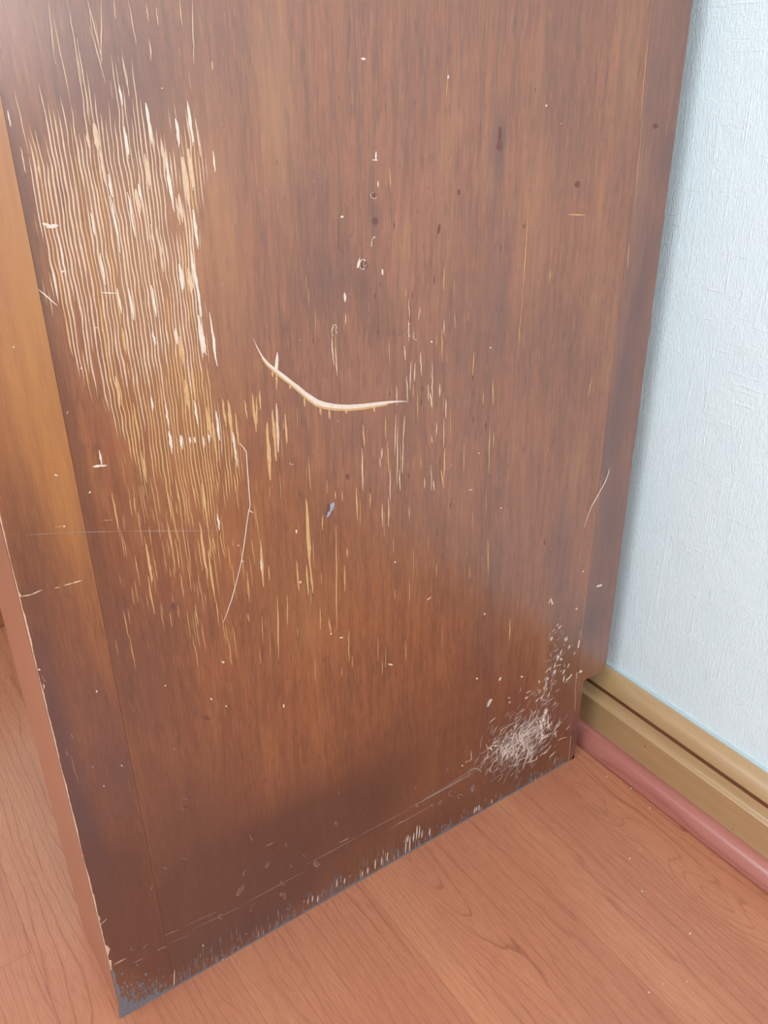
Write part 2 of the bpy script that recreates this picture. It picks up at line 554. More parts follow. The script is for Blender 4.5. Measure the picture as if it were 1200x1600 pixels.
def blob_tone(kind):
    """veneer stains, plus shade painted into the lower panel and stile: (u, v) of the middle, half sizes in metres, strengths dark, gold, purple"""
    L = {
        'centre': [(500, 1370, .25, .05, .30, 0, 0), (270, 1400, .05, .09, .35, 0, 0), (640, 1230, .2, .04, .16, 0, 0), (830, 1130, .08, .05, .2, 0, 0),  # broad low darks paint shade into the lower panel
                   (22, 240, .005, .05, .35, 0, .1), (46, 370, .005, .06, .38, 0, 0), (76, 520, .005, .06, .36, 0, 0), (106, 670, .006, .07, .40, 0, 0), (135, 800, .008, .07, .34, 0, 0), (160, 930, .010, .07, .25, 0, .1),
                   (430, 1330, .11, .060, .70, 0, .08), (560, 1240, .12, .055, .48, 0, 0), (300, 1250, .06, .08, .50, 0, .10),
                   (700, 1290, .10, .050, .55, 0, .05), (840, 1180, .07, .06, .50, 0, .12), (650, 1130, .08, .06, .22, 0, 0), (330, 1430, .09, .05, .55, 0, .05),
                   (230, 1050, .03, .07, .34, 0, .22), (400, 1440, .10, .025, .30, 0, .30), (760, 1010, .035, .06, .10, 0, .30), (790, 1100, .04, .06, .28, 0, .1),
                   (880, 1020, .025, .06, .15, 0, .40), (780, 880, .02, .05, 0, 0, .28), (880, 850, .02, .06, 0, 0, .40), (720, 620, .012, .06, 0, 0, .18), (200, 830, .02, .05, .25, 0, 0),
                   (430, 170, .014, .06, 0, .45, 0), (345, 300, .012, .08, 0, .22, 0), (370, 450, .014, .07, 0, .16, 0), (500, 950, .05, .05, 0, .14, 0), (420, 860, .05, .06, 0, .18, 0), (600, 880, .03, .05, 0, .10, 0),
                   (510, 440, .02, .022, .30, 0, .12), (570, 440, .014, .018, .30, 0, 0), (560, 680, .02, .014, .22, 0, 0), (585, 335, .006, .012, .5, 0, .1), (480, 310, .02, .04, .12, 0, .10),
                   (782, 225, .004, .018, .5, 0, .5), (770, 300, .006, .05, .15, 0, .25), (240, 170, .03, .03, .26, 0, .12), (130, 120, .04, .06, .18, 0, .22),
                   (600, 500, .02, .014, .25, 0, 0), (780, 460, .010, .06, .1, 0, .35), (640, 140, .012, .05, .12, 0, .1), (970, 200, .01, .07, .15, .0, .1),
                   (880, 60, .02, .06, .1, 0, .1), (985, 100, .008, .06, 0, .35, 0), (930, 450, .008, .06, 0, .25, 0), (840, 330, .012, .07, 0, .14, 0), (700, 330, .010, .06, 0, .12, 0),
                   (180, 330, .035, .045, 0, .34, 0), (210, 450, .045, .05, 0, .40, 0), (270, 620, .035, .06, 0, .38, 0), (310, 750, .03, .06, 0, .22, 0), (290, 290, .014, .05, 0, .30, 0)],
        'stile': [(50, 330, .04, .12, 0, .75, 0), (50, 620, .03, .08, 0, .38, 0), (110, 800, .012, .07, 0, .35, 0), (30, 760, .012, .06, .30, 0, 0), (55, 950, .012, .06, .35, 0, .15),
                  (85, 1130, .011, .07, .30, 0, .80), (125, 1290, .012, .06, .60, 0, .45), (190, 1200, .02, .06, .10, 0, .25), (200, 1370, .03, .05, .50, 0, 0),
                  (170, 1440, .020, .06, .72, 0, 0), (215, 1500, .04, .04, .55, 0, 0), (240, 1450, .02, .07, .5, 0, 0), (262, 1520, .02, .04, .5, 0, 0), (140, 1330, .012, .06, .4, 0, .2), (200, 1330, .02, .07, .35, 0, 0), (170, 1100, .03, .10, .20, 0, .14), (175, 1200, .03, .06, 0, 0, .28), (120, 960, .03, .07, .18, 0, 0), (130, 1060, .012, .05, .0, 0, .2)],  # low darks here paint the stile's shade into its colour
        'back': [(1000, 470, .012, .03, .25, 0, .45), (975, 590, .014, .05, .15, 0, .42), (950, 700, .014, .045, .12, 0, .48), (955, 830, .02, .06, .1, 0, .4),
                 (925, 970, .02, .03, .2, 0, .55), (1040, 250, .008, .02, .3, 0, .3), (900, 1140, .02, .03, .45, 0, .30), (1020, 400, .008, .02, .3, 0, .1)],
    }[kind]
    return [(*pan(u, v), sx, sz, d, g, p) for (u, v, sx, sz, d, g, p) in L]


def slab(name, x0, x1, z0, z1, nx, nz, kind, mat, extra_x=(), extra_z=(), hole=None, warp=None, th=TH):
    xs = sorted(set([x0 + (x1 - x0) * i / nx for i in range(nx + 1)] + list(extra_x)))
    zs = sorted(set([z0 + (z1 - z0) * i / nz for i in range(nz + 1)] + list(extra_z)))
    keep = lambda i, j: not (hole and hole((xs[i] + xs[i + 1]) / 2, (zs[j] + zs[j + 1]) / 2))
    vid, verts, faces = {}, [], []

    def V(i, j, s):
        if (i, j, s) not in vid:
            vid[(i, j, s)] = len(verts)
            X, Z = xs[i], zs[j]
            if warp:
                X, Z = warp(X, Z)
            verts.append((X, th if s else 0.0, Z))
        return vid[(i, j, s)]
    NX, NZ = len(xs) - 1, len(zs) - 1
    for i in range(NX):
        for j in range(NZ):
            if not keep(i, j):
                continue
            faces.append((V(i, j, 0), V(i + 1, j, 0), V(i + 1, j + 1, 0), V(i, j + 1, 0)))
            faces.append((V(i, j, 1), V(i, j + 1, 1), V(i + 1, j + 1, 1), V(i + 1, j, 1)))
            for (di, dj, a, b) in ((-1, 0, (i, j), (i, j + 1)), (1, 0, (i + 1, j + 1), (i + 1, j)),
                                   (0, -1, (i + 1, j), (i, j)), (0, 1, (i, j + 1), (i + 1, j + 1))):
                ii, jj = i + di, j + dj
                if 0 <= ii < NX and 0 <= jj < NZ and keep(ii, jj):
                    continue
                faces.append((V(*a, 0), V(*b, 0), V(*b, 1), V(*a, 1)))
    me = bpy.data.meshes.new(name)
    me.from_pydata(verts, [], faces)
    bm = bmesh.new()
    bm.from_mesh(me)
    bmesh.ops.recalc_face_normals(bm, faces=bm.faces)
    bm.to_mesh(me)
    bm.free()
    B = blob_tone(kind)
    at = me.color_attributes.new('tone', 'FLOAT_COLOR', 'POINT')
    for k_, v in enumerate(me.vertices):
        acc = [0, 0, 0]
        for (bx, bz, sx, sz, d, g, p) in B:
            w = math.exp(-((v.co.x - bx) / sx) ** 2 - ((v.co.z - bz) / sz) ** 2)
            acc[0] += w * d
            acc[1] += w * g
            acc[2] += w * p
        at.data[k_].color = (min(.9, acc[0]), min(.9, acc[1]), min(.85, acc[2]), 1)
    return link(name, me, mat, CAB)


G = 0.00018
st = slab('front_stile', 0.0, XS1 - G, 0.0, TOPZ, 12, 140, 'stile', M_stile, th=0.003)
st['label'] = 'orange brown front stile with a chipped edge'
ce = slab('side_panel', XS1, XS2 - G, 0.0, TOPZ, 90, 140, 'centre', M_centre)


def back_warp(X, Z):
    if X > XE - 1e-6 and abs(Z - ZN) < 1e-6:
        return X - 0.0022, Z + 0.0008
    if abs(X - XN) < 1e-6 and Z < 1e-6:
        return X - 0.006, Z
    return X, Z


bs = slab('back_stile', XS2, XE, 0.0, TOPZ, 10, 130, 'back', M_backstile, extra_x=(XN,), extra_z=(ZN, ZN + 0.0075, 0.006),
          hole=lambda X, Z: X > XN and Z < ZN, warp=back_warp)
box('front_board', (0.0, 0.0031, 0.0), (0.018, DEP, TOPZ), M_front, CAB, 0.0008)
box('inner_panel', (0.0182, DEP - TH, 0.0), (XN - 0.003, DEP, TOPZ), M_inner, CAB, 0.0008)
box('top_board', (-0.012, -0.010, TOPZ), (XE, DEP + 0.010, TOPZ + 0.022), M_stile, CAB, 0.002)
box('seam_filler', (XS1 - 0.0012, 0.0009, 0.002), (XS1 + 0.002, 0.012, TOPZ - 0.002), M_knot, CAB)
box('seam_filler', (XS2 - 0.002, 0.0007, 0.002), (XS2 + 0.002, 0.012, TOPZ - 0.002), M_knot, CAB)


# ------------------------------------------------------------------ wear marks on the panel face
class Marks:
    """thin slivers of bared wood on the face of the panel"""

    def __init__(s, y):
        s.v, s.f, s.y = [], [], y

    def line(s, pts, ws):
        """pts in panel metres (x, z), ws full widths in metres"""
        n = len(pts)
        b = len(s.v)
        y = s.y - random.uniform(0, 6e-5)
        for i, (x, z) in enumerate(pts):
            a, c = pts[max(0, i - 1)], pts[min(n - 1, i + 1)]
            dx, dz = c[0] - a[0], c[1] - a[1]
            L = math.hypot(dx, dz) or 1
            nx, nz = -dz / L, dx / L
            h = ws[i] / 2
            s.v += [(x - nx * h, y, z - nz * h), (x + nx * h, y, z + nz * h)]
        for i in range(n - 1):
            k = b + 2 * i
            s.f.append((k, k + 1, k + 3, k + 2))

    def px(s, pts, ws):
        """points and widths measured in the photograph, carried onto the panel"""
        P = [pan(u, v) for u, v in pts]
        W_ = []
        for (u, v), w in zip(pts, ws):
            a, c = pan(u - .5, v), pan(u + .5, v)
            W_.append(w * abs(c[0] - a[0]))
        s.line(P, W_)

    def taper(s, p0, p1, w, n=5, wob=0.0):
        pts, ws = [], []
        for i in range(n):
            t = i / (n - 1)
            pts.append((p0[0] + (p1[0] - p0[0]) * t + random.uniform(-wob, wob), p0[1] + (p1[1] - p0[1]) * t))
            ws.append(w * (0.12 + 0.88 * math.sin(math.pi * (0.06 + 0.88 * t))) * random.uniform(.8, 1.2))
        s.px(pts, ws)

    def blob(s, u, v, a, b, rot=0.0, n=9, jag=0.25):
        c = len(s.v)
        y = s.y - random.uniform(0, 6e-5)
        pts = []
        for i in range(n):
            t = 2 * math.pi * i / n
            r = 1 + random.uniform(-jag, jag)
            dx, dy = a * r * math.cos(t), b * r * math.sin(t)
            pts.append((u + dx * math.cos(rot) - dy * math.sin(rot), v + dx * math.sin(rot) + dy * math.cos(rot)))
        for q in pts:
            X, Z = pan(*q)
            s.v.append((X, y, Z))
        s.f.append(tuple(range(c, c + n)))

    def ring(s, u, v, a, b, w, a0=0.0, a1=6.2, rot=0.0):
        pts = []
        for i in range(10):
            t = a0 + (a1 - a0) * i / 9
            r = 1 + random.uniform(-.1, .1)
            dx, dy = a * r * math.cos(t), b * r * math.sin(t)
            pts.append((u + dx * math.cos(rot) - dy * math.sin(rot), v + dx * math.sin(rot) + dy * math.cos(rot)))
        s.px(pts, [w * random.uniform(.3, 1.2) for _ in pts])

    def build(s, name, mat, stuff=True, label=None, parent=None):
        me = bpy.data.meshes.new(name)
        me.from_pydata(s.v, [], s.f)
        bm = bmesh.new()
        bm.from_mesh(me)
        for f in bm.faces:
            if f.normal.y > 0:
                f.normal_flip()
        bm.to_mesh(me)
        bm.free()
        o = link(name, me, mat, parent or CAB)
        if stuff:
            o['kind'] = 'stuff'
        if label:
            o['label'] = label
        return o


# value noise for the wear pattern
_tab = {}


def vn(ix, iy, sd):
    k = (ix, iy, sd)
    if k not in _tab:
        _tab[k] = random.Random(ix * 73856093 ^ iy * 19349663 ^ sd * 83492791).random()
    return _tab[k]


def noise2(x, y, sd=0):
    i, j = math.floor(x), math.floor(y)
    fx, fy = x - i, y - j
    fx, fy = fx * fx * (3 - 2 * fx), fy * fy * (3 - 2 * fy)
    a = vn(i, j, sd) * (1 - fx) + vn(i + 1, j, sd) * fx
    b = vn(i, j + 1, sd) * (1 - fx) + vn(i + 1, j + 1, sd) * fx
    return a * (1 - fy) + b * fy


ROWS = [(-40, 60, 335, .20), (0, 55, 335, .24), (100, 40, 318, .34), (150, 50, 300, .48), (190, 40, 312, .68), (240, 36, 322, .86), (300, 48, 320, .97), (400, 62, 316, .99),
        (480, 76, 325, .98), (545, 92, 335, .95), (590, 120, 335, .90), (650, 165, 345, .92), (700, 185, 385, .84), (750, 195, 395, .74),
        (800, 190, 350, .62), (850, 165, 350, .46), (900, 170, 372, .34), (1000, 190, 385, .22), (1060, 200, 380, .0)]


def density(u, v):
    if v <= ROWS[0][0] or v >= ROWS[-1][0]:
        return 0.0
    for a, b in zip(ROWS, ROWS[1:]):
        if a[0] <= v < b[0]:
            t = (v - a[0]) / (b[0] - a[0])
            l, r, d = (a[i] + (b[i] - a[i]) * t for i in (1, 2, 3))
            e = min(u - l, r - u)
            d *= max(0.0, min(1.0, (e + 10) / 26))
            # bare patches of untouched varnish inside the worn field
            if 262 < u < 285 and 300 < v < 360:
                d *= .3
            if 225 < u < 262 and v < 200:
                d *= .4
            return d
    return 0.0


mp, mt, mf, ms = Marks(-0.00016), Marks(-0.00018), Marks(-0.00030), Marks(-0.00014)
mfa = Marks(-0.00012)
X0s, Z_hi, Z_lo = 0.050, 0.80, 0.33
xx = 0.052
col = 0
while xx < 0.215:
    step = random.uniform(0.0020, 0.0027)
    z = Z_hi
    run = []
    cut = random.gauss(590, 38)
    lim = random.uniform(520, 640)
    phase = random.random() * 50
    while z > Z_lo:
        X = xx + 0.0016 * (noise2(xx * 40, z * 26, 3) - .5) + 0.0010 * (noise2(xx * 200, z * 120, 4) - .5)
        u, v = proj(X, z)
        d = density(u, v)
        if u < 150 + (v - lim) * .12 and v > lim:
            d *= .3
        n = 0.40 * noise2(col * .45, z * 30, 5) + 0.35 * noise2(phase, z * 60, 6) + 0.25 * noise2(col * 3.1, z * 170, 8)
        on = d > 0 and n < 0.15 + 0.66 * d
        if on:
            run.append((X, z, d, v))
        if (not on or z - 0.0032 <= Z_lo) and run:
            if len(run) >= 3:
                ws = []
                m = len(run)
                for i, q in enumerate(run):
                    tp = min(1, (i + .35) / 3, (m - 1 - i + .35) / 3)
                    wv = (0.00040 + 0.00078 * noise2(col * 7.7, q[1] * 80, 9) * min(1, q[2] + .2)) * (0.6 + .5 * q[2])
                    ws.append(wv * tp * (0.8 if q[3] > 600 else 1.0))
                vm = run[m // 2][3]
                pt = min(.95, .08 + .87 * max(0, (vm - 330) / 330) ** 1.5)
                tgt = mt if random.random() < pt else mp
                # long runs change tone on the way down
                if m > 24 and run[0][3] < 480 and run[-1][3] > 700:
                    h = next(i for i, q in enumerate(run) if q[3] > cut)
                    h = max(2, min(m - 2, h))
                    mp.line([(q[0], q[1]) for q in run[:h + 1]], ws[:h + 1])
                    mt.line([(q[0], q[1]) for q in run[h:]], ws[h:])
                else:
                    tgt.line([(q[0], q[1]) for q in run], ws)
            run = []
        z -= 0.0032
    xx += step
    col += 1

# wide flakes of bare wood inside the worn field
for (u, v, l, w, t) in [(188, 148, 34, 4, 0), (197, 220, 44, 6, 0), (150, 212, 40, 11, 1), (137, 218, 22, 6, 1), (232, 190, 60, 6, 0), (238, 215, 50, 5, 1),
                        (277, 205, 40, 6, 0), (297, 190, 64, 6, 0), (309, 215, 60, 4, 1), (255, 240, 44, 7, 1), (265, 290, 70, 7, 0), (278, 330, 44, 5, 1),
                        (290, 280, 70, 11, 1), (298, 262, 60, 8, 1), (305, 355, 56, 6, 0), (282, 322, 40, 8, 1), (334, 252, 34, 4, 0), (215, 315, 40, 9, 1), (218, 300, 26, 5, 0),
                        (172, 290, 36, 5, 0), (145, 350, 36, 4, 0), (180, 350, 90, 5, 0), (205, 335, 70, 4, 0), (240, 380, 60, 5, 1), (283, 432, 40, 7, 0), (297, 440, 44, 8, 1),
                        (302, 420, 60, 5, 0), (310, 460, 70, 5, 0), (314, 522, 60, 7, 0), (319, 535, 40, 4, 0), (333, 530, 84, 5, 0), (205, 475, 50, 5, 0), (186, 470, 40, 4, 0),
                        (240, 470, 50, 5, 0), (250, 390, 70, 5, 1), (225, 330, 90, 4, 1), (160, 260, 60, 5, 1), (230, 265, 50, 6, 1), (262, 265, 40, 4, 0), (160, 420, 50, 4, 0), (130, 400, 60, 4, 1),
                        (97, 400, 70, 4, 0), (85, 440, 60, 3, 0), (275, 525, 26, 5, 0), (240, 528, 24, 5, 0), (283, 545, 40, 6, 2), (193, 530, 36, 6, 2), (292, 615, 44, 8, 2), (302, 600, 50, 5, 2), (306, 645, 40, 4, 0),
                        (184, 610, 46, 6, 2), (261, 650, 40, 4, 0), (237, 630, 26, 4, 0), (340, 665, 46, 5, 0), (350, 645, 44, 5, 2), (360, 655, 60, 6, 2), (370, 670, 50, 4, 2), (326, 660, 50, 5, 2), (335, 690, 60, 5, 2),
                        (266, 688, 30, 7, 0), (283, 688, 16, 6, 0), (297, 687, 10, 4, 0), (304, 687, 10, 4, 0), (318, 690, 18, 3, 0), (326, 684, 14, 4, 0), (365, 692, 34, 5, 0), (369, 715, 30, 3, 0),
                        (341, 815, 26, 4, 0), (320, 790, 70, 4, 2), (318, 860, 90, 5, 2), (330, 900, 80, 4, 2), (233, 880, 60, 4, 2), (236, 930, 60, 3, 2), (225, 730, 50, 4, 2), (213, 660, 60, 4, 2), (180, 800, 60, 3, 2),
                        (157, 715, 24, 4, 0), (397, 645, 60, 5, 2), (384, 640, 30, 3, 2), (62, 270, 40, 3, 1), (14, 185, 26, 3, 0), (36, 250, 40, 3, 1)]:
    m = (mf, mp, mt)[t]
    su = 0.06 + 0.16 * (637 - u) / 637
    for rep in range(2 if w > 5 else 1):
        du = random.uniform(-1.5, 1.5) * rep
        m.taper((u - su * l / 2 + du, v - l / 2), (u + su * l / 2 + du, v + l / 2 + rep * 6), w * (.78 if not rep else .5), 7, 0.7)
# white smear across the threads
for (u0, v0, u1, v1, w) in [(66, 349, 80, 353, 5), (72, 355, 91, 352, 6), (145, 729, 160, 727, 4), (155, 728, 167, 727, 3), (60, 452, 90, 478, 2.5), (158, 457, 182, 458, 2)]:
    mf.taper((u0, v0), (u1, v1), w, 5, 0.5)
# odd long hairs above the worn field
for (u0, v0, u1, v1) in [(75, 0, 86, 100), (82, 20, 110, 160), (105, 0, 128, 130), (135, -5, 160, 95), (140, 40, 165, 130), (158, 0, 158, 100), (200, 0, 213, 70), (228, 5, 232, 35),
                         (243, 10, 247, 40), (280, 0, 284, 40), (300, 0, 303, 100), (190, 90, 202, 150), (233, 60, 236, 95), (331, 95, 332, 110), (22, 140, 45, 240), (60, 130, 75, 200), (178, 0, 180, 30), (120, 60, 140, 180)]:
    mp.taper((u0, v0), (u1, v1), 1.7, 8, .6)

# ---- single upright splinter lines in the middle of the panel: u0,v0,u1,v1,width,tone
c5 = lambda a, b: (400 + a / 3, 500 + b / 3)
for (a, b, c, d, w, t) in [(352, 85, 365, 215, 2.2, 1), (370, 130, 380, 260, 2, 1), (715, 0, 715, 100, 1.6, 1), (695, 120, 700, 190, 2, 1), (705, 260, 710, 390, 1.5, 1), (725, 190, 722, 330, 1.6, 1),
                           (745, 200, 742, 290, 1.8, 1), (770, 150, 775, 260, 2, 1), (825, 200, 825, 400, 1.6, 1), (805, 300, 808, 380, 1.6, 1), (815, 340, 825, 410, 2.2, 1), (860, 300, 860, 360, 2, 1),
                           (890, 370, 890, 460, 2, 1), (880, 460, 878, 600, 1.5, 1), (865, 700, 880, 790, 2, 2), (885, 600, 880, 740, 2.2, 2), (845, 480, 845, 540, 1.6, 1), (822, 540, 825, 580, 1.3, 1),
                           (820, 680, 822, 800, 1.4, 1), (830, 750, 835, 800, 1.8, 1), (790, 740, 790, 790, 1.4, 1), (605, 450, 608, 560, 1.6, 2), (658, 310, 660, 400, 1.5, 1), (655, 440, 650, 640, 1.5, 1),
                           (663, 500, 660, 770, 1.6, 1), (690, 540, 685, 720, 1.6, 1), (697, 450, 690, 560, 1.8, 1), (615, 570, 622, 720, 1.6, 2), (628, 700, 628, 850, 1.6, 1), (590, 600, 588, 650, 2, 1),
                           (580, 640, 582, 690, 1.5, 1), (672, 700, 675, 800, 1.8, 1), (500, 490, 508, 590, 2.2, 2), (497, 600, 500, 800, 2, 1), (470, 785, 475, 940, 2, 2), (535, 800, 535, 880, 1.6, 2),
                           (592, 860, 592, 970, 1.6, 1), (620, 830, 620, 970, 1.6, 1), (755, 340, 757, 460, 1.3, 2), (1110, 280, 1110, 400, 1.6, 2), (1095, 480, 1090, 720, 1.4, 2), (1115, 520, 1112, 600, 1.3, 2),
                           (1020, 150, 1015, 260, 1.6, 2), (1065, 340, 1062, 400, 1.4, 2), (870, 40, 872, 200, 1.6, 2), (880, 0, 880, 70, 1.4, 1), (1085, 1030, 1088, 1190, 1.2, 2), (50, 480, 66, 750, 5.5, 2),
                           (75, 420, 95, 660, 5, 2), (95, 390, 105, 620, 4.5, 1), (60, 560, 68, 700, 3, 1), (135, 440, 145, 580, 3, 2), (15, 330, 20, 420, 3, 2), (0, 360, 5, 490, 2.6, 2), (95, 230, 95, 330, 2, 2), (235, 840, 252, 1160, 6, 2),
                           (238, 950, 246, 1080, 3, 1), (235, 1150, 245, 1290, 3, 2), (250, 1130, 266, 1280, 3, 2), (20, 1030, 35, 1250, 4, 2), (20, 1120, 25, 1180, 2.5, 0), (190, 1130, 200, 1270, 2.6, 2), (415, 1150, 415, 1270, 2.2, 2),
                           (375, 960, 378, 1450, 1.6, 2), (425, 1070, 428, 1110, 1.8, 2), (312, 910, 310, 985, 1.6, 2), (403, 800, 405, 850, 1.4, 2), (372, 800, 372, 840, 1.6, 2), (100, 1290, 105, 1590, 2, 2),
                           (145, 1290, 148, 1430, 1.5, 2), (300, 1350, 302, 1450, 1.5, 2), (435, 1450, 435, 1600, 1.3, 2), (1190, 1400, 1188, 1500, 1.5, 2), (340, 1400, 352, 1470, 1.6, 2), (60, 1150, 62, 1220, 1.5, 2),
                           (245, 640, 255, 800, 1.2, 2), (420, -30, 418, 20, 1.4, 1), (770, -60, 760, 0, 1.4, 1), (715, -100, 718, 0, 1.3, 1), (880, -250, 878, -140, 1.2, 2), (625, -720, 630, -600, 1.3, 2), (413, -130, 415, -90, 3, 0),
                           (590, -240, 595, -215, 2.4, 1), (930, -30, 932, 40, 1.2, 2), (590, 1600, 592, 1660, 1, 2), (700, 1500, 702, 1600, 1, 2)]:
    (mf, mp, mt)[t].taper(c5(a, b), c5(c, d), w, 8, .45)
for (u0, v0, u1, v1, w) in [(827, 300, 815, 480, 1.6), (815, 470, 808, 560, 1.2), (940, 740, 932, 800, .8), (1012, 60, 1000, 190, 1.3), (1003, 190, 990, 330, .9), (888, 335, 914, 336, 1.6), (700, 100, 696, 170, 1), (982, 380, 980, 420, 1.4),
                            (860, 420, 858, 440, 1.6), (925, 590, 918, 620, 1.3), (40, 836, 100, 832, 1.0), (100, 832, 190, 830, 1.2), (190, 830, 343, 829, 1.3), (160, 813, 176, 812, 1.2), (85, 824, 100, 821, 1.4)]:
    (ms if 825 < v1 < 835 and u0 < 200 else mt).taper((u0, v0), (u1, v1), w * .8, 9, .4)

# random short splinters below the worn field
for _ in range(150):
    u = random.uniform(180, 400)
    v = random.uniform(740, 1010)
    if random.random() < 0.30 + 0.7 * (1 - (v - 740) / 270):
        l = random.uniform(12, 60)
        su = 0.06 + 0.16 * (637 - u) / 637
        mt.taper((u, v), (u + su * l, v + l), random.uniform(.7, 1.5), 5, .5)
for _ in range(60):
    u = random.uniform(400, 760)
    v = random.uniform(420, 1060)
    l = random.uniform(12, 46)
    su = 0.25 * (637 - u) / 1400
    (mt if random.random() < .7 else mfa).taper((u, v), (u + su * l, v + l), random.uniform(.6, 1.1), 5, .3)
mp.build('worn_streaks', M_pale, label='pale upright streaks of bared wood')
mt.build('worn_streaks', M_tan, label='tan upright streaks of worn varnish')

# ---- the curved gouge
gz = lambda a, b: (380 + a / 4, 520 + b / 4)
GP = [(60, 30), (72, 60), (85, 90), (115, 145), (150, 190), (205, 235), (250, 270), (295, 305), (340, 340), (380, 375), (420, 405), (460, 432), (510, 448), (570, 458), (650, 462), (740, 456), (820, 445), (900, 434),
      (960, 428), (1020, 428)]
GW = [1.5, 3, 5, 9, 14, 19, 20, 17, 22, 23, 26, 28, 29, 27, 25, 23, 19, 14, 9, 3]
g = Marks(-0.00040)
g.px([gz(*q) for q in GP], [w / 4 * .95 * random.uniform(.9, 1.1) for w in GW])
g.px([gz(204, 240), gz(206, 200), gz(209, 165), gz(211, 120)], [4.5, 5.4, 4.8, 1.2])
g.build('gouge', M_flake, False, 'pale curved gouge across the middle of the panel')
gd = Marks(-0.00022)
gd.px([gz(q[0], q[1] + 9) for q in GP[3:18]], [w / 4 * 1.25 for w in GW[3:18]])
for (a, b, l) in [(535, 470, 70), (480, 465, 50), (380, 400, 60), (205, 250, 70), (180, 235, 40), (640, 475, 30), (815, 455, 40), (290, 320, 30)]:
    gd.taper(gz(a, b), gz(a + 4, b + l), 3.2, 5)
gd.build('gouge_edge', M_tan, False, 'tan bruised rim below the gouge')

# ---- long hair scratches
h1 = Marks(-0.00032)
h1.px([(374, 692), (380, 699), (384.5, 706), (386, 730), (388.5, 765), (390.5, 790), (388, 799), (385, 820), (381, 850), (377, 876), (370, 905), (362, 935), (354, 958), (348, 973)],
      [.8, 1.3, 1.5, 1.5, 1.4, 1.3, 1.5, 1.3, 1.6, 1.3, 1.2, 1.5, 1.2, .7])
h1.px([(389, 797), (395, 801)], [1.6, .8])
h1.px([(376, 876), (381, 877)], [1.6, .8])
h1.build('long_scratch', M_flake, False, 'long bent hairline scratch')
h2 = Marks(-0.00032)
c7 = lambda a, b: (860 + a / 5.333, 700 + b / 5.333)
h2.px([c7(490, 170), c7(478, 220), c7(450, 290), c7(410, 360), c7(375, 425), c7(340, 485), c7(310, 560), c7(280, 660)], [.6, 1.4, 1.6, 1.4, 1.7, 1.3, 1.2, .6])
h2.build('long_scratch', M_flake, False, 'slanting scratch near the back edge')

# ---- scuffed corner at the lower back
def cloud_stroke(m, u, v, l, w, ang):
    du, dv = l / 2 * math.cos(ang), -l / 2 * math.sin(ang)
    bend = random.uniform(-.18, .18) * l
    m.px([(u - du, v - dv), (u - du * .4 + bend * .3, v - dv * .4 + bend * .3), (u + du * .4 + bend * .3, v + dv * .4 + bend * .3), (u + du, v + dv)], [w * .3, w, w * .9, w * .25])


for _ in range(760):
    t = random.gauss(0, 1)
    s_ = random.gauss(0, 1)
    u = 812 + t * 24 + s_ * 11
    v = 1160 - t * 18 + s_ * 13
    if v > 1572 - 0.5727 * (u - 191) + 6 or u > 893:
        continue
    m = random.choice((mf, mf, ms, ms, ms))
    cloud_stroke(m, u, v, random.uniform(5, 19), random.uniform(.6, 1.3), math.radians(random.gauss(56, 20)))
for _ in range(110):
    t = random.random()
    u = 836 + 44 * t + random.gauss(0, 11)
    v = 1125 - 130 * t + random.gauss(0, 14)
    cloud_stroke(random.choice((mf, ms, ms)), u, v, random.uniform(3, 11), random.uniform(.9, 2.0), math.radians(random.gauss(62, 22)))
for (u, v, a, b) in [(884, 999, 3.4, 5.5), (871, 1027, 3.5, 4), (876, 1030, 3, 3), (854, 1061, 3, 3.6), (866, 1050, 3, 6), (848, 1125, 4, 9), (852, 1112, 4, 8), (845, 1135, 4, 8), (847, 1149, 5, 3), (889, 1011, 2, 4), (861, 998, 2.5, 5), (764, 1097, 2.2, 7)]:
    ms.blob(u, v, a, b, math.radians(18), 9, .4)
    mf.blob(u + .5, v - .5, a * .5, b * .55, math.radians(18), 8, .4)
for (pts, w) in [([(734, 1203), (741, 1200), (748, 1202), (752, 1206)], 1.6), ([(884, 1063), (890, 1058), (893, 1053)], 2), ([(882, 1067), (888, 1064)], 1.6), ([(879, 1053), (882, 1046)], 2), ([(905, 1049), (909, 1049)], 3),
                 ([(902, 1050), (901, 1060)], 1.8), ([(905, 1000), (903, 1012)], 2), ([(907, 985), (906, 995)], 1.5), ([(932, 916), (940, 914)], 2.5), ([(910, 893), (912, 892)], 2), ([(899, 952), (902, 950)], 2),
                 ([(857, 942), (860, 935), (863, 944)], 2), ([(901, 1050), (899, 1075), (898, 1110)], 1.2), ([(892, 1150), (888, 1190)], 1.2), ([(914, 930), (908, 1000)], .8), ([(762, 1103), (768, 1092)], 3), ([(780, 1063), (782, 1058)], 3)]:
    (mf if w > 1.9 else ms).px(pts, [w] * len(pts))

# ---- long faint line near the foot, with its scuffs
for (u0, v0, u1, v1, w) in [(640, 1262, 740, 1208, 2.2), (660, 1250, 752, 1199, 1.4), (560, 1306, 640, 1264, 1.2), (480, 1350, 560, 1307, 1.4), (380, 1413, 478, 1360, 1.3), (300, 1452, 382, 1414, 1.2), (255, 1462, 280, 1452, 2),
                            (255, 1482, 262, 1478, 2), (245, 1485, 258, 1478, 2.2), (208, 1505, 224, 1497, 2.4), (290, 1446, 340, 1424, 1.2), (600, 1300, 680, 1255, 1.2), (700, 1225, 760, 1190, 1.8), (265, 1474, 300, 1458, 1),
                            (178, 1506, 195, 1497, 2), (530, 1317, 545, 1309, 3), (415, 1322, 428, 1316, 2.4), (620, 1287, 635, 1281, 2), (223, 1483, 230, 1474, 1.6)]:
    ms.taper((u0, v0), (u1, v1), w * .75, 8, .5)
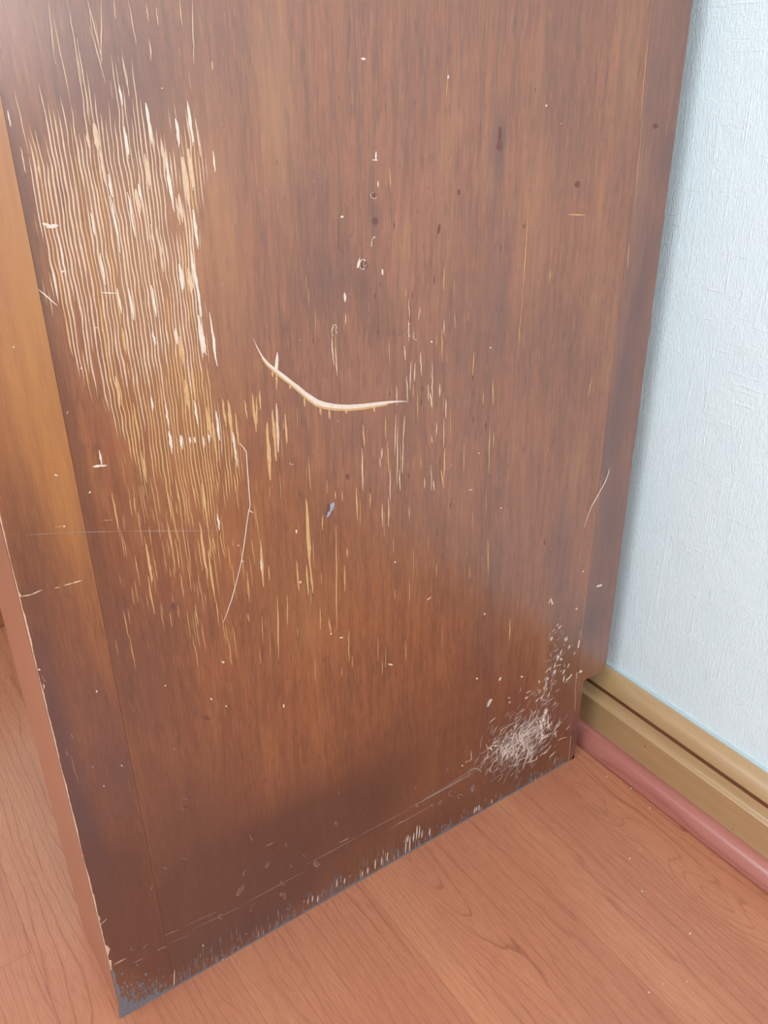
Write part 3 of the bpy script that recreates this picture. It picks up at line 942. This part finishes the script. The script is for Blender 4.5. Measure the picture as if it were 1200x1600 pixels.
for (u, v, a, b, r) in [(495, 1350, 6, 5, .6), (443, 1378, 5, 5, .6), (345, 1432, 4, 4, 0), (394, 1308, 3, 6, -.4), (418, 1352, 3, 6, .4), (383, 1364, 3, 5, .5), (376, 1391, 4, 12, .6), (440, 1397, 3, 4, 0), (445, 1400, 2, 5, 0),
                        (395, 1418, 3, 8, .5), (476, 1336, 2.5, 2, 0), (455, 1350, 2, 6, 0), (448, 1320, 2.5, 3, 0), (207, 1482, 4, 3, 0), (238, 1387, 2, 4, .7), (525, 1285, 2, 4, 0), (652, 1257, 3, 4, 0), (676, 1258, 3, 2, 0),
                        (700, 1200, 1.5, 5, 0), (688, 1255, 4, 5, .6), (650, 1230, 2, 3, 0), (740, 1232, 5, 4, .5), (720, 1245, 6, 4, .5), (705, 1240, 5, 5, 0), (290, 1340, 5, 3, 0), (260, 1355, 4, 3, 0)]:
    ms.ring(u, v, a * .85, b * .85, 1.0, random.uniform(0, 2), random.uniform(3, 5), r)
    if random.random() < .5:
        mfa.blob(u, v, a * .8, b * .8, r)

# ---- frayed varnish along the foot
def foot_v(u):
    return 1590 - 0.5727 * (u - 191)


def amp(u):
    if u < 280:
        return 13
    if u < 380:
        return 26
    if u < 520:
        return 20
    if u < 690:
        return 22
    return 13


mg = Marks(-0.00024)
for _ in range(620):
    u = random.uniform(196, 888)
    fv = foot_v(u)
    l = random.uniform(2, amp(u)) * random.random() ** .5
    tgt = mg if random.random() < .62 else (ms if random.random() < .6 else mfa)
    off = 0 if random.random() < .55 else random.uniform(0, amp(u))
    su = 0.25 * (637 - u) / 1500
    tgt.taper((u - su * l, fv - l - off), (u, fv - off - .4), random.uniform(.7, 1.9), 4)
for (u, v, l) in [(634, 1320, 26), (640, 1318, 24), (646, 1308, 14), (651, 1300, 22), (655, 1299, 20), (659, 1303, 12), (637, 1310, 12), (671, 1300, 12), (605, 1338, 14), (596, 1345, 14), (586, 1350, 16), (574, 1360, 10), (566, 1365, 8),
                  (538, 1376, 9), (526, 1380, 12), (488, 1404, 10), (481, 1408, 9), (496, 1404, 10), (744, 1264, 8), (741, 1266, 9), (748, 1262, 9), (768, 1252, 7), (845, 1218, 6), (272, 1528, 26), (836, 1220, 5)]:
    mf.taper((u + .5, v - l / 2), (u - .5, v + l / 2), 1.7, 5)
# grey strip right at the foot edge
pts, ws = [], []
u = 190
while u < 890:
    w = 3.2 + 2.2 * noise2(u * .05, 2, 21)
    pts.append((u, foot_v(u) - w * .35))
    ws.append(w * 1.0)
    u += 9
mg.px(pts, ws)
# bared front corner
jag = []
for (u, v) in [(190.5, 1588), (184, 1560), (178, 1536), (174, 1518), (172, 1505), (175, 1507), (176, 1516), (181, 1522), (181, 1534), (186, 1540), (189, 1552), (187, 1557), (193, 1561), (196, 1553), (199, 1566), (206, 1560), (208, 1568), (213, 1561),
               (216, 1566), (222, 1558), (226, 1562), (232, 1553), (238, 1556), (244, 1549), (251, 1551), (258, 1545), (266, 1544)]:
    jag.append((u, v))
# fan towards the foot edge
base = len(mg.v)
for (u, v) in jag:
    X, Z = pan(u, v)
    mg.v.append((max(X, 0.00005), mg.y, max(Z, .0002)))
mg.f.append(tuple(range(base, base + len(jag))))
for _ in range(210):
    u = 186 + abs(random.gauss(0, 34))
    fv = foot_v(u)
    lim = 30 if u < 230 else 22
    v = fv - abs(random.gauss(0, lim * .75)) - 2
    if u > 290 or v < 1490:
        continue
    if random.random() < .6:
        mg.blob(u, v, random.uniform(.8, 2.2), random.uniform(.8, 3.2), random.uniform(-.5, .5), 7, .5)
    else:
        mg.taper((u - random.uniform(-3, 3), v - random.uniform(2, 8)), (u, v), random.uniform(.8, 1.8), 4)
mg.build('worn_foot', M_grey, label='grey frayed wear along the foot of the panel')

# ---- chipped front edge
edge = Marks(-0.00026)
u0 = lambda v: 191 - 0.2468 * (1590 - v)
pts, ws = [], []
v = -200.0
while v < 1520:
    X, Z = 0.0, None
    # height on the edge for this row
    lo_z, hi_z = 0.0, 1.1
    for _ in range(40):
        mid = (lo_z + hi_z) / 2
        if proj(0.0, mid)[1] > v:
            lo_z = mid
        else:
            hi_z = mid
    Z = (lo_z + hi_z) / 2
    w = 0.00018 + 0.0012 * max(0, noise2(v * .035, 0, 31) - .25) * (1.25 if 860 < v < 1010 else (.75 if v < 1400 else 1.5)) + 0.0003 * noise2(v * .2, 0, 33)
    pts.append((w / 2, Z))
    ws.append(w)
    v += 4
edge.line(pts, ws)
for poly in ([(24, 921), (29, 924), (33, 930), (30, 934), (28, 936)], [(35, 956), (39, 962), (41, 969), (38, 974)], [(8, 852), (12.5, 860), (11, 866)],
             [(151, 1427), (156, 1433), (157, 1436), (154, 1441), (158, 1447), (156, 1452)], [(163, 1475), (168, 1478), (172, 1482), (169, 1492), (166, 1490)], [(168, 1500), (174, 1500), (174, 1508), (171, 1513)],
             [(67, 1067), (70, 1072), (68, 1078)], [(84, 1148), (88, 1166), (87, 1172)]):
    b_ = len(edge.v)
    for q in poly:
        X, Z = pan(*q)
        edge.v.append((max(X, 0.0), edge.y, Z))
    edge.f.append(tuple(range(b_, b_ + len(poly))))
for (p0, p1, w) in [((156, 1445), (167, 1435), 1.8), ((32, 932), (50, 928.5), 2.4), ((48, 929), (65, 921.5), 2.6), ((85, 918.5), (94, 917), 1.6), ((100, 914.5), (114, 910.5), 2.6), ((112, 911), (128, 906.5), 2.4), ((178, 1507), (197, 1497), 2)]:
    edge.taper(p0, p1, w, 6)
edge.build('chipped_edge', M_pale, False, 'cream chipped veneer edge with a short nick')

# ---- knots, dents and specks
kn = Marks(-0.00020)
for (u, v, a, b, r) in [(272, 948, 5, 6, 0), (322, 1122, 6, 3.5, .3), (293, 1244, 6, 3, -.5), (289, 1262, 4, 3, 0), (782, 208, 2.2, 12, 0), (781, 228, 4, 7, 0), (755, 967, 3, 4, 0), (717, 986, 2.5, 3, 0), (902, 288, 3, 5, .2),
                        (515, 797, 4.5, 11, .2), (570, 415, 6, 7, .2), (543, 745, 2.6, 5, 0), (584, 305, 4, 5, 0), (135, 1335, 9, 1.2, -.3), (717, 300, 2, 5, 0), (686, 358, 2, 7, .1), (586, 345, 4, 6, 0), (1025, 197, 4, 4, 0)]:
    kn.blob(u, v, a, b, r, 10, .3)
for _ in range(60):
    u, v = random.uniform(400, 900), random.uniform(120, 1150)
    kn.blob(u, v, random.uniform(.4, .8), random.uniform(2, 6), 0, 6, .3)
kn.build('knots', M_knot, label='small dark knots and pits')
for (u, v, a, b, w, r, m) in [(584, 305, 6, 6, 1.6, 0, mp), (567, 413, 7, 9, 2, .2, mp), (571, 408, 3, 10, 1.6, .2, mf), (522, 516, 4, 10, 2, .15, mp), (526, 515, 2, 6, 1.6, 0, mp), (645, 520, 9, 13, 1.5, 0, mt), (640, 515, 3, 12, 1.6, 0, mp), (649, 524, 4, 8, 1.5, 0, mp),
                              (272, 948, 7, 8, 1.2, 0, mfa), (293, 1244, 8, 4, 1.2, -.5, ms), (289, 1262, 6, 4, 1.2, 0, ms), (322, 1122, 9, 5, 1.2, .3, mfa), (755, 967, 3.4, 4, 1, 0, mfa), (530, 1237, 1.8, 4, 1.2, 0, ms), (115, 1148, 4, 4, 1.4, 0, ms),
                              (145, 1197, 2.5, 2, 1.4, 0, ms), (455, 724, 3, 2, 1.6, 0, mp), (515, 797, 5.5, 12, 1, .2, mfa), (1025, 195, 5, 4, 1, 0, mfa), (620, 512, 16, 12, 1.5, 0, mfa), (583, 378, 3, 9, 1.6, .15, mp), (903, 286, 3, 5, 1, .3, mt), (107, 645, 3, 2.5, 1.6, 0, mp)]:
    a0 = random.uniform(0, 2)
    # the two streak meshes are already built: rings go to the flake or scuff marks
    (mf if m in (mp, mf) else (ms if m is ms else mfa)).ring(u, v, a * .85, b * .9, w * .62, a0, a0 + random.uniform(2.5, 4.5), r)
for (u, v, a, b, r) in [(587, 243, 1.4, 8, .05), (585, 250, 5, 1, 0), (590, 287, 1, 6, 0), (539, 465, 1.6, 7, .1), (597, 425, 1.4, 5, 0), (567, 92, 4, 2, 0), (534, 339, 2.4, 2, 0), (560, 412, 2, 8, .2), (610, 1038, 4, 1.6, .2), (463, 830, 1.4, 3, .2), (469, 909, 1.8, 2, 0),
                        (617, 878, 1.4, 1.4, 0), (674, 534, 1.5, 1.5, 0), (443, 1103, 1.2, 2.6, 0), (348, 1034, 2.6, 1.6, .4), (330, 1092, 2.4, 1.2, .8), (353, 1103, 1.6, 1, .6), (258, 1071, 1.4, 1.2, 0), (151, 1080, 1.4, 1.6, 0), (190, 1196, 1.2, 1.2, 0), (162, 1228, 1.2, 1, 0),
                        (61, 1046, 2, 1.6, 0), (100, 822, 1.4, 1.2, 0), (87, 742, 3, 1.2, .3), (21, 542, 1.4, 1.4, 0), (127, 575, 1.4, 2.2, 0), (140, 769, 1.8, 1.8, 0), (150, 512, 1.4, 1, 0), (98, 424, 2, 1.6, 0), (372, 852, 1.2, 1.2, 0), (766, 543, 1.6, 1.2, 0), (748, 708, 1.4, 1, 0),
                        (783, 794, 1.4, 1, 0), (670, 935, 4, .8, -.7), (735, 765, 4, .7, -.1), (533, 996, 3, 1, -.3), (517, 990, 1.4, 1.6, 0), (757, 959, 1.5, 1.8, 0), (853, 165, 1.4, 1.8, 0), (745, 1060, 1.5, 1.5, 0), (815, 1057, 1.8, 1.5, 0), (796, 1097, 1.4, 1.4, 0), (795, 1090, 1.2, 1.4, 0),
                        (822, 1090, 3, 1.2, -.7), (866, 1146, 1.2, 1.2, 0), (722, 1196, 1.2, 1.2, 0), (774, 1165, 1.8, 1.4, 0), (767, 1170, 1.6, 2, 0), (317, 1477, 1.2, 1.2, 0), (700, 120, 1.4, 3, 0), (253, 138, 1.2, 1, 0)]:
    mf.blob(u, v, a, b, r, 8, .3)
for _ in range(70):
    u, v = random.uniform(200, 930), random.uniform(120, 1330)
    (mfa if random.random() < .6 else ms).blob(u, v, random.uniform(.6, 1.3), random.uniform(.6, 1.6), 0, 6, .4)
for (p0, p1, w) in [((103, 1172), (106, 1182), 4), ((110, 1180), (123, 1224), 3.5), ((64, 1055), (72, 1067), 4), ((526, 380), (540, 400), 2), ((528, 340), (530, 395), 2), ((555, 355), (545, 375), 1.4)]:
    mfa.taper(p0, p1, w, 6, 1)
ch = Marks(-0.00034)
ch.blob(518, 792, 3, 8, .25, 9, .35)
ch.blob(513, 803, 2.4, 5, .3, 8, .35)
ch.build('paint_chip', M_chip, False, 'small blue grey chip in the varnish')
mf.build('bare_flakes', M_flake, label='whitish flakes and specks of bare wood')
ms.build('scuffs', M_scuff, label='dull scuffs on the lower panel')
mfa.build('rub_marks', M_faint, label='faint rub marks in the varnish')

# ------------------------------------------------------------------ the low platform beyond, seen past the cabinet's front
CH = bpy.data.objects.new('low_platform', None)
COL.objects.link(CH)
CH.location = (0.0, 0.66, 0.0)
tag(CH, 'low reddish wooden platform with a dark top on the floor behind the cabinet', 'platform')
cx0, cx1, cd = -0.45, 0.52, 0.60
box('plinth', (cx0 + 0.01, 0.012, 0.0), (cx1 - 0.01, cd - 0.01, 0.075), M_dress, CH, 0.003)
for i in range(3):                                    # front boards of the frame
    xa = cx0 + (cx1 - cx0) * i / 3
    box('board', (xa + 0.001, 0.0, 0.0755), (xa + (cx1 - cx0) / 3 - 0.001, 0.02, 0.150), M_dress2, CH, 0.002)
box('frame', (cx0, 0.0205, 0.0755), (cx1, cd, 0.150), M_dress2, CH, 0.003)
box('top', (cx0 - 0.01, -0.006, 0.1502), (cx1 + 0.005, cd, 0.185), M_dark, CH, 0.006)

# ------------------------------------------------------------------ crumbs on the floor
base_me = None
for (u, v) in [(948, 1214), (970, 1221), (986, 1232), (1015, 1263), (984, 1342), (1036, 1538), (1003, 1393), (1078, 1459), (1000, 1328), (1014, 1551), (348, 1500), (1073, 1534)]:
    X, Y = flo(u, v)
    if base_me is None:
        bm = bmesh.new()
        bmesh.ops.create_icosphere(bm, subdivisions=1, radius=0.0007)
        for q in bm.verts:
            q.co *= random.uniform(.7, 1.2)
            q.co.z *= .7
        base_me = bpy.data.meshes.new('crumb')
        bm.to_mesh(base_me)
        bm.free()
    o = link('crumb', base_me, M_crumb)
    o.location = (X, Y, 0.0004)
    s_ = random.uniform(.7, 1.3)
    o.scale = (s_, s_, s_)
    o.rotation_euler = (0, 0, random.uniform(0, 6))
    if u < 400:
        tag(o, 'tiny pale crumb on the floor at the foot of the worn cabinet panel', 'crumb', 'pale crumbs on the floor boards')
    elif u in (948, 970, 986, 1015):
        tag(o, 'tiny pale crumb on the floor beside the red quarter round strip', 'crumb', 'pale crumbs on the floor boards')
    else:
        tag(o, 'tiny pale crumb out on the open floor boards', 'crumb', 'pale crumbs on the floor boards')
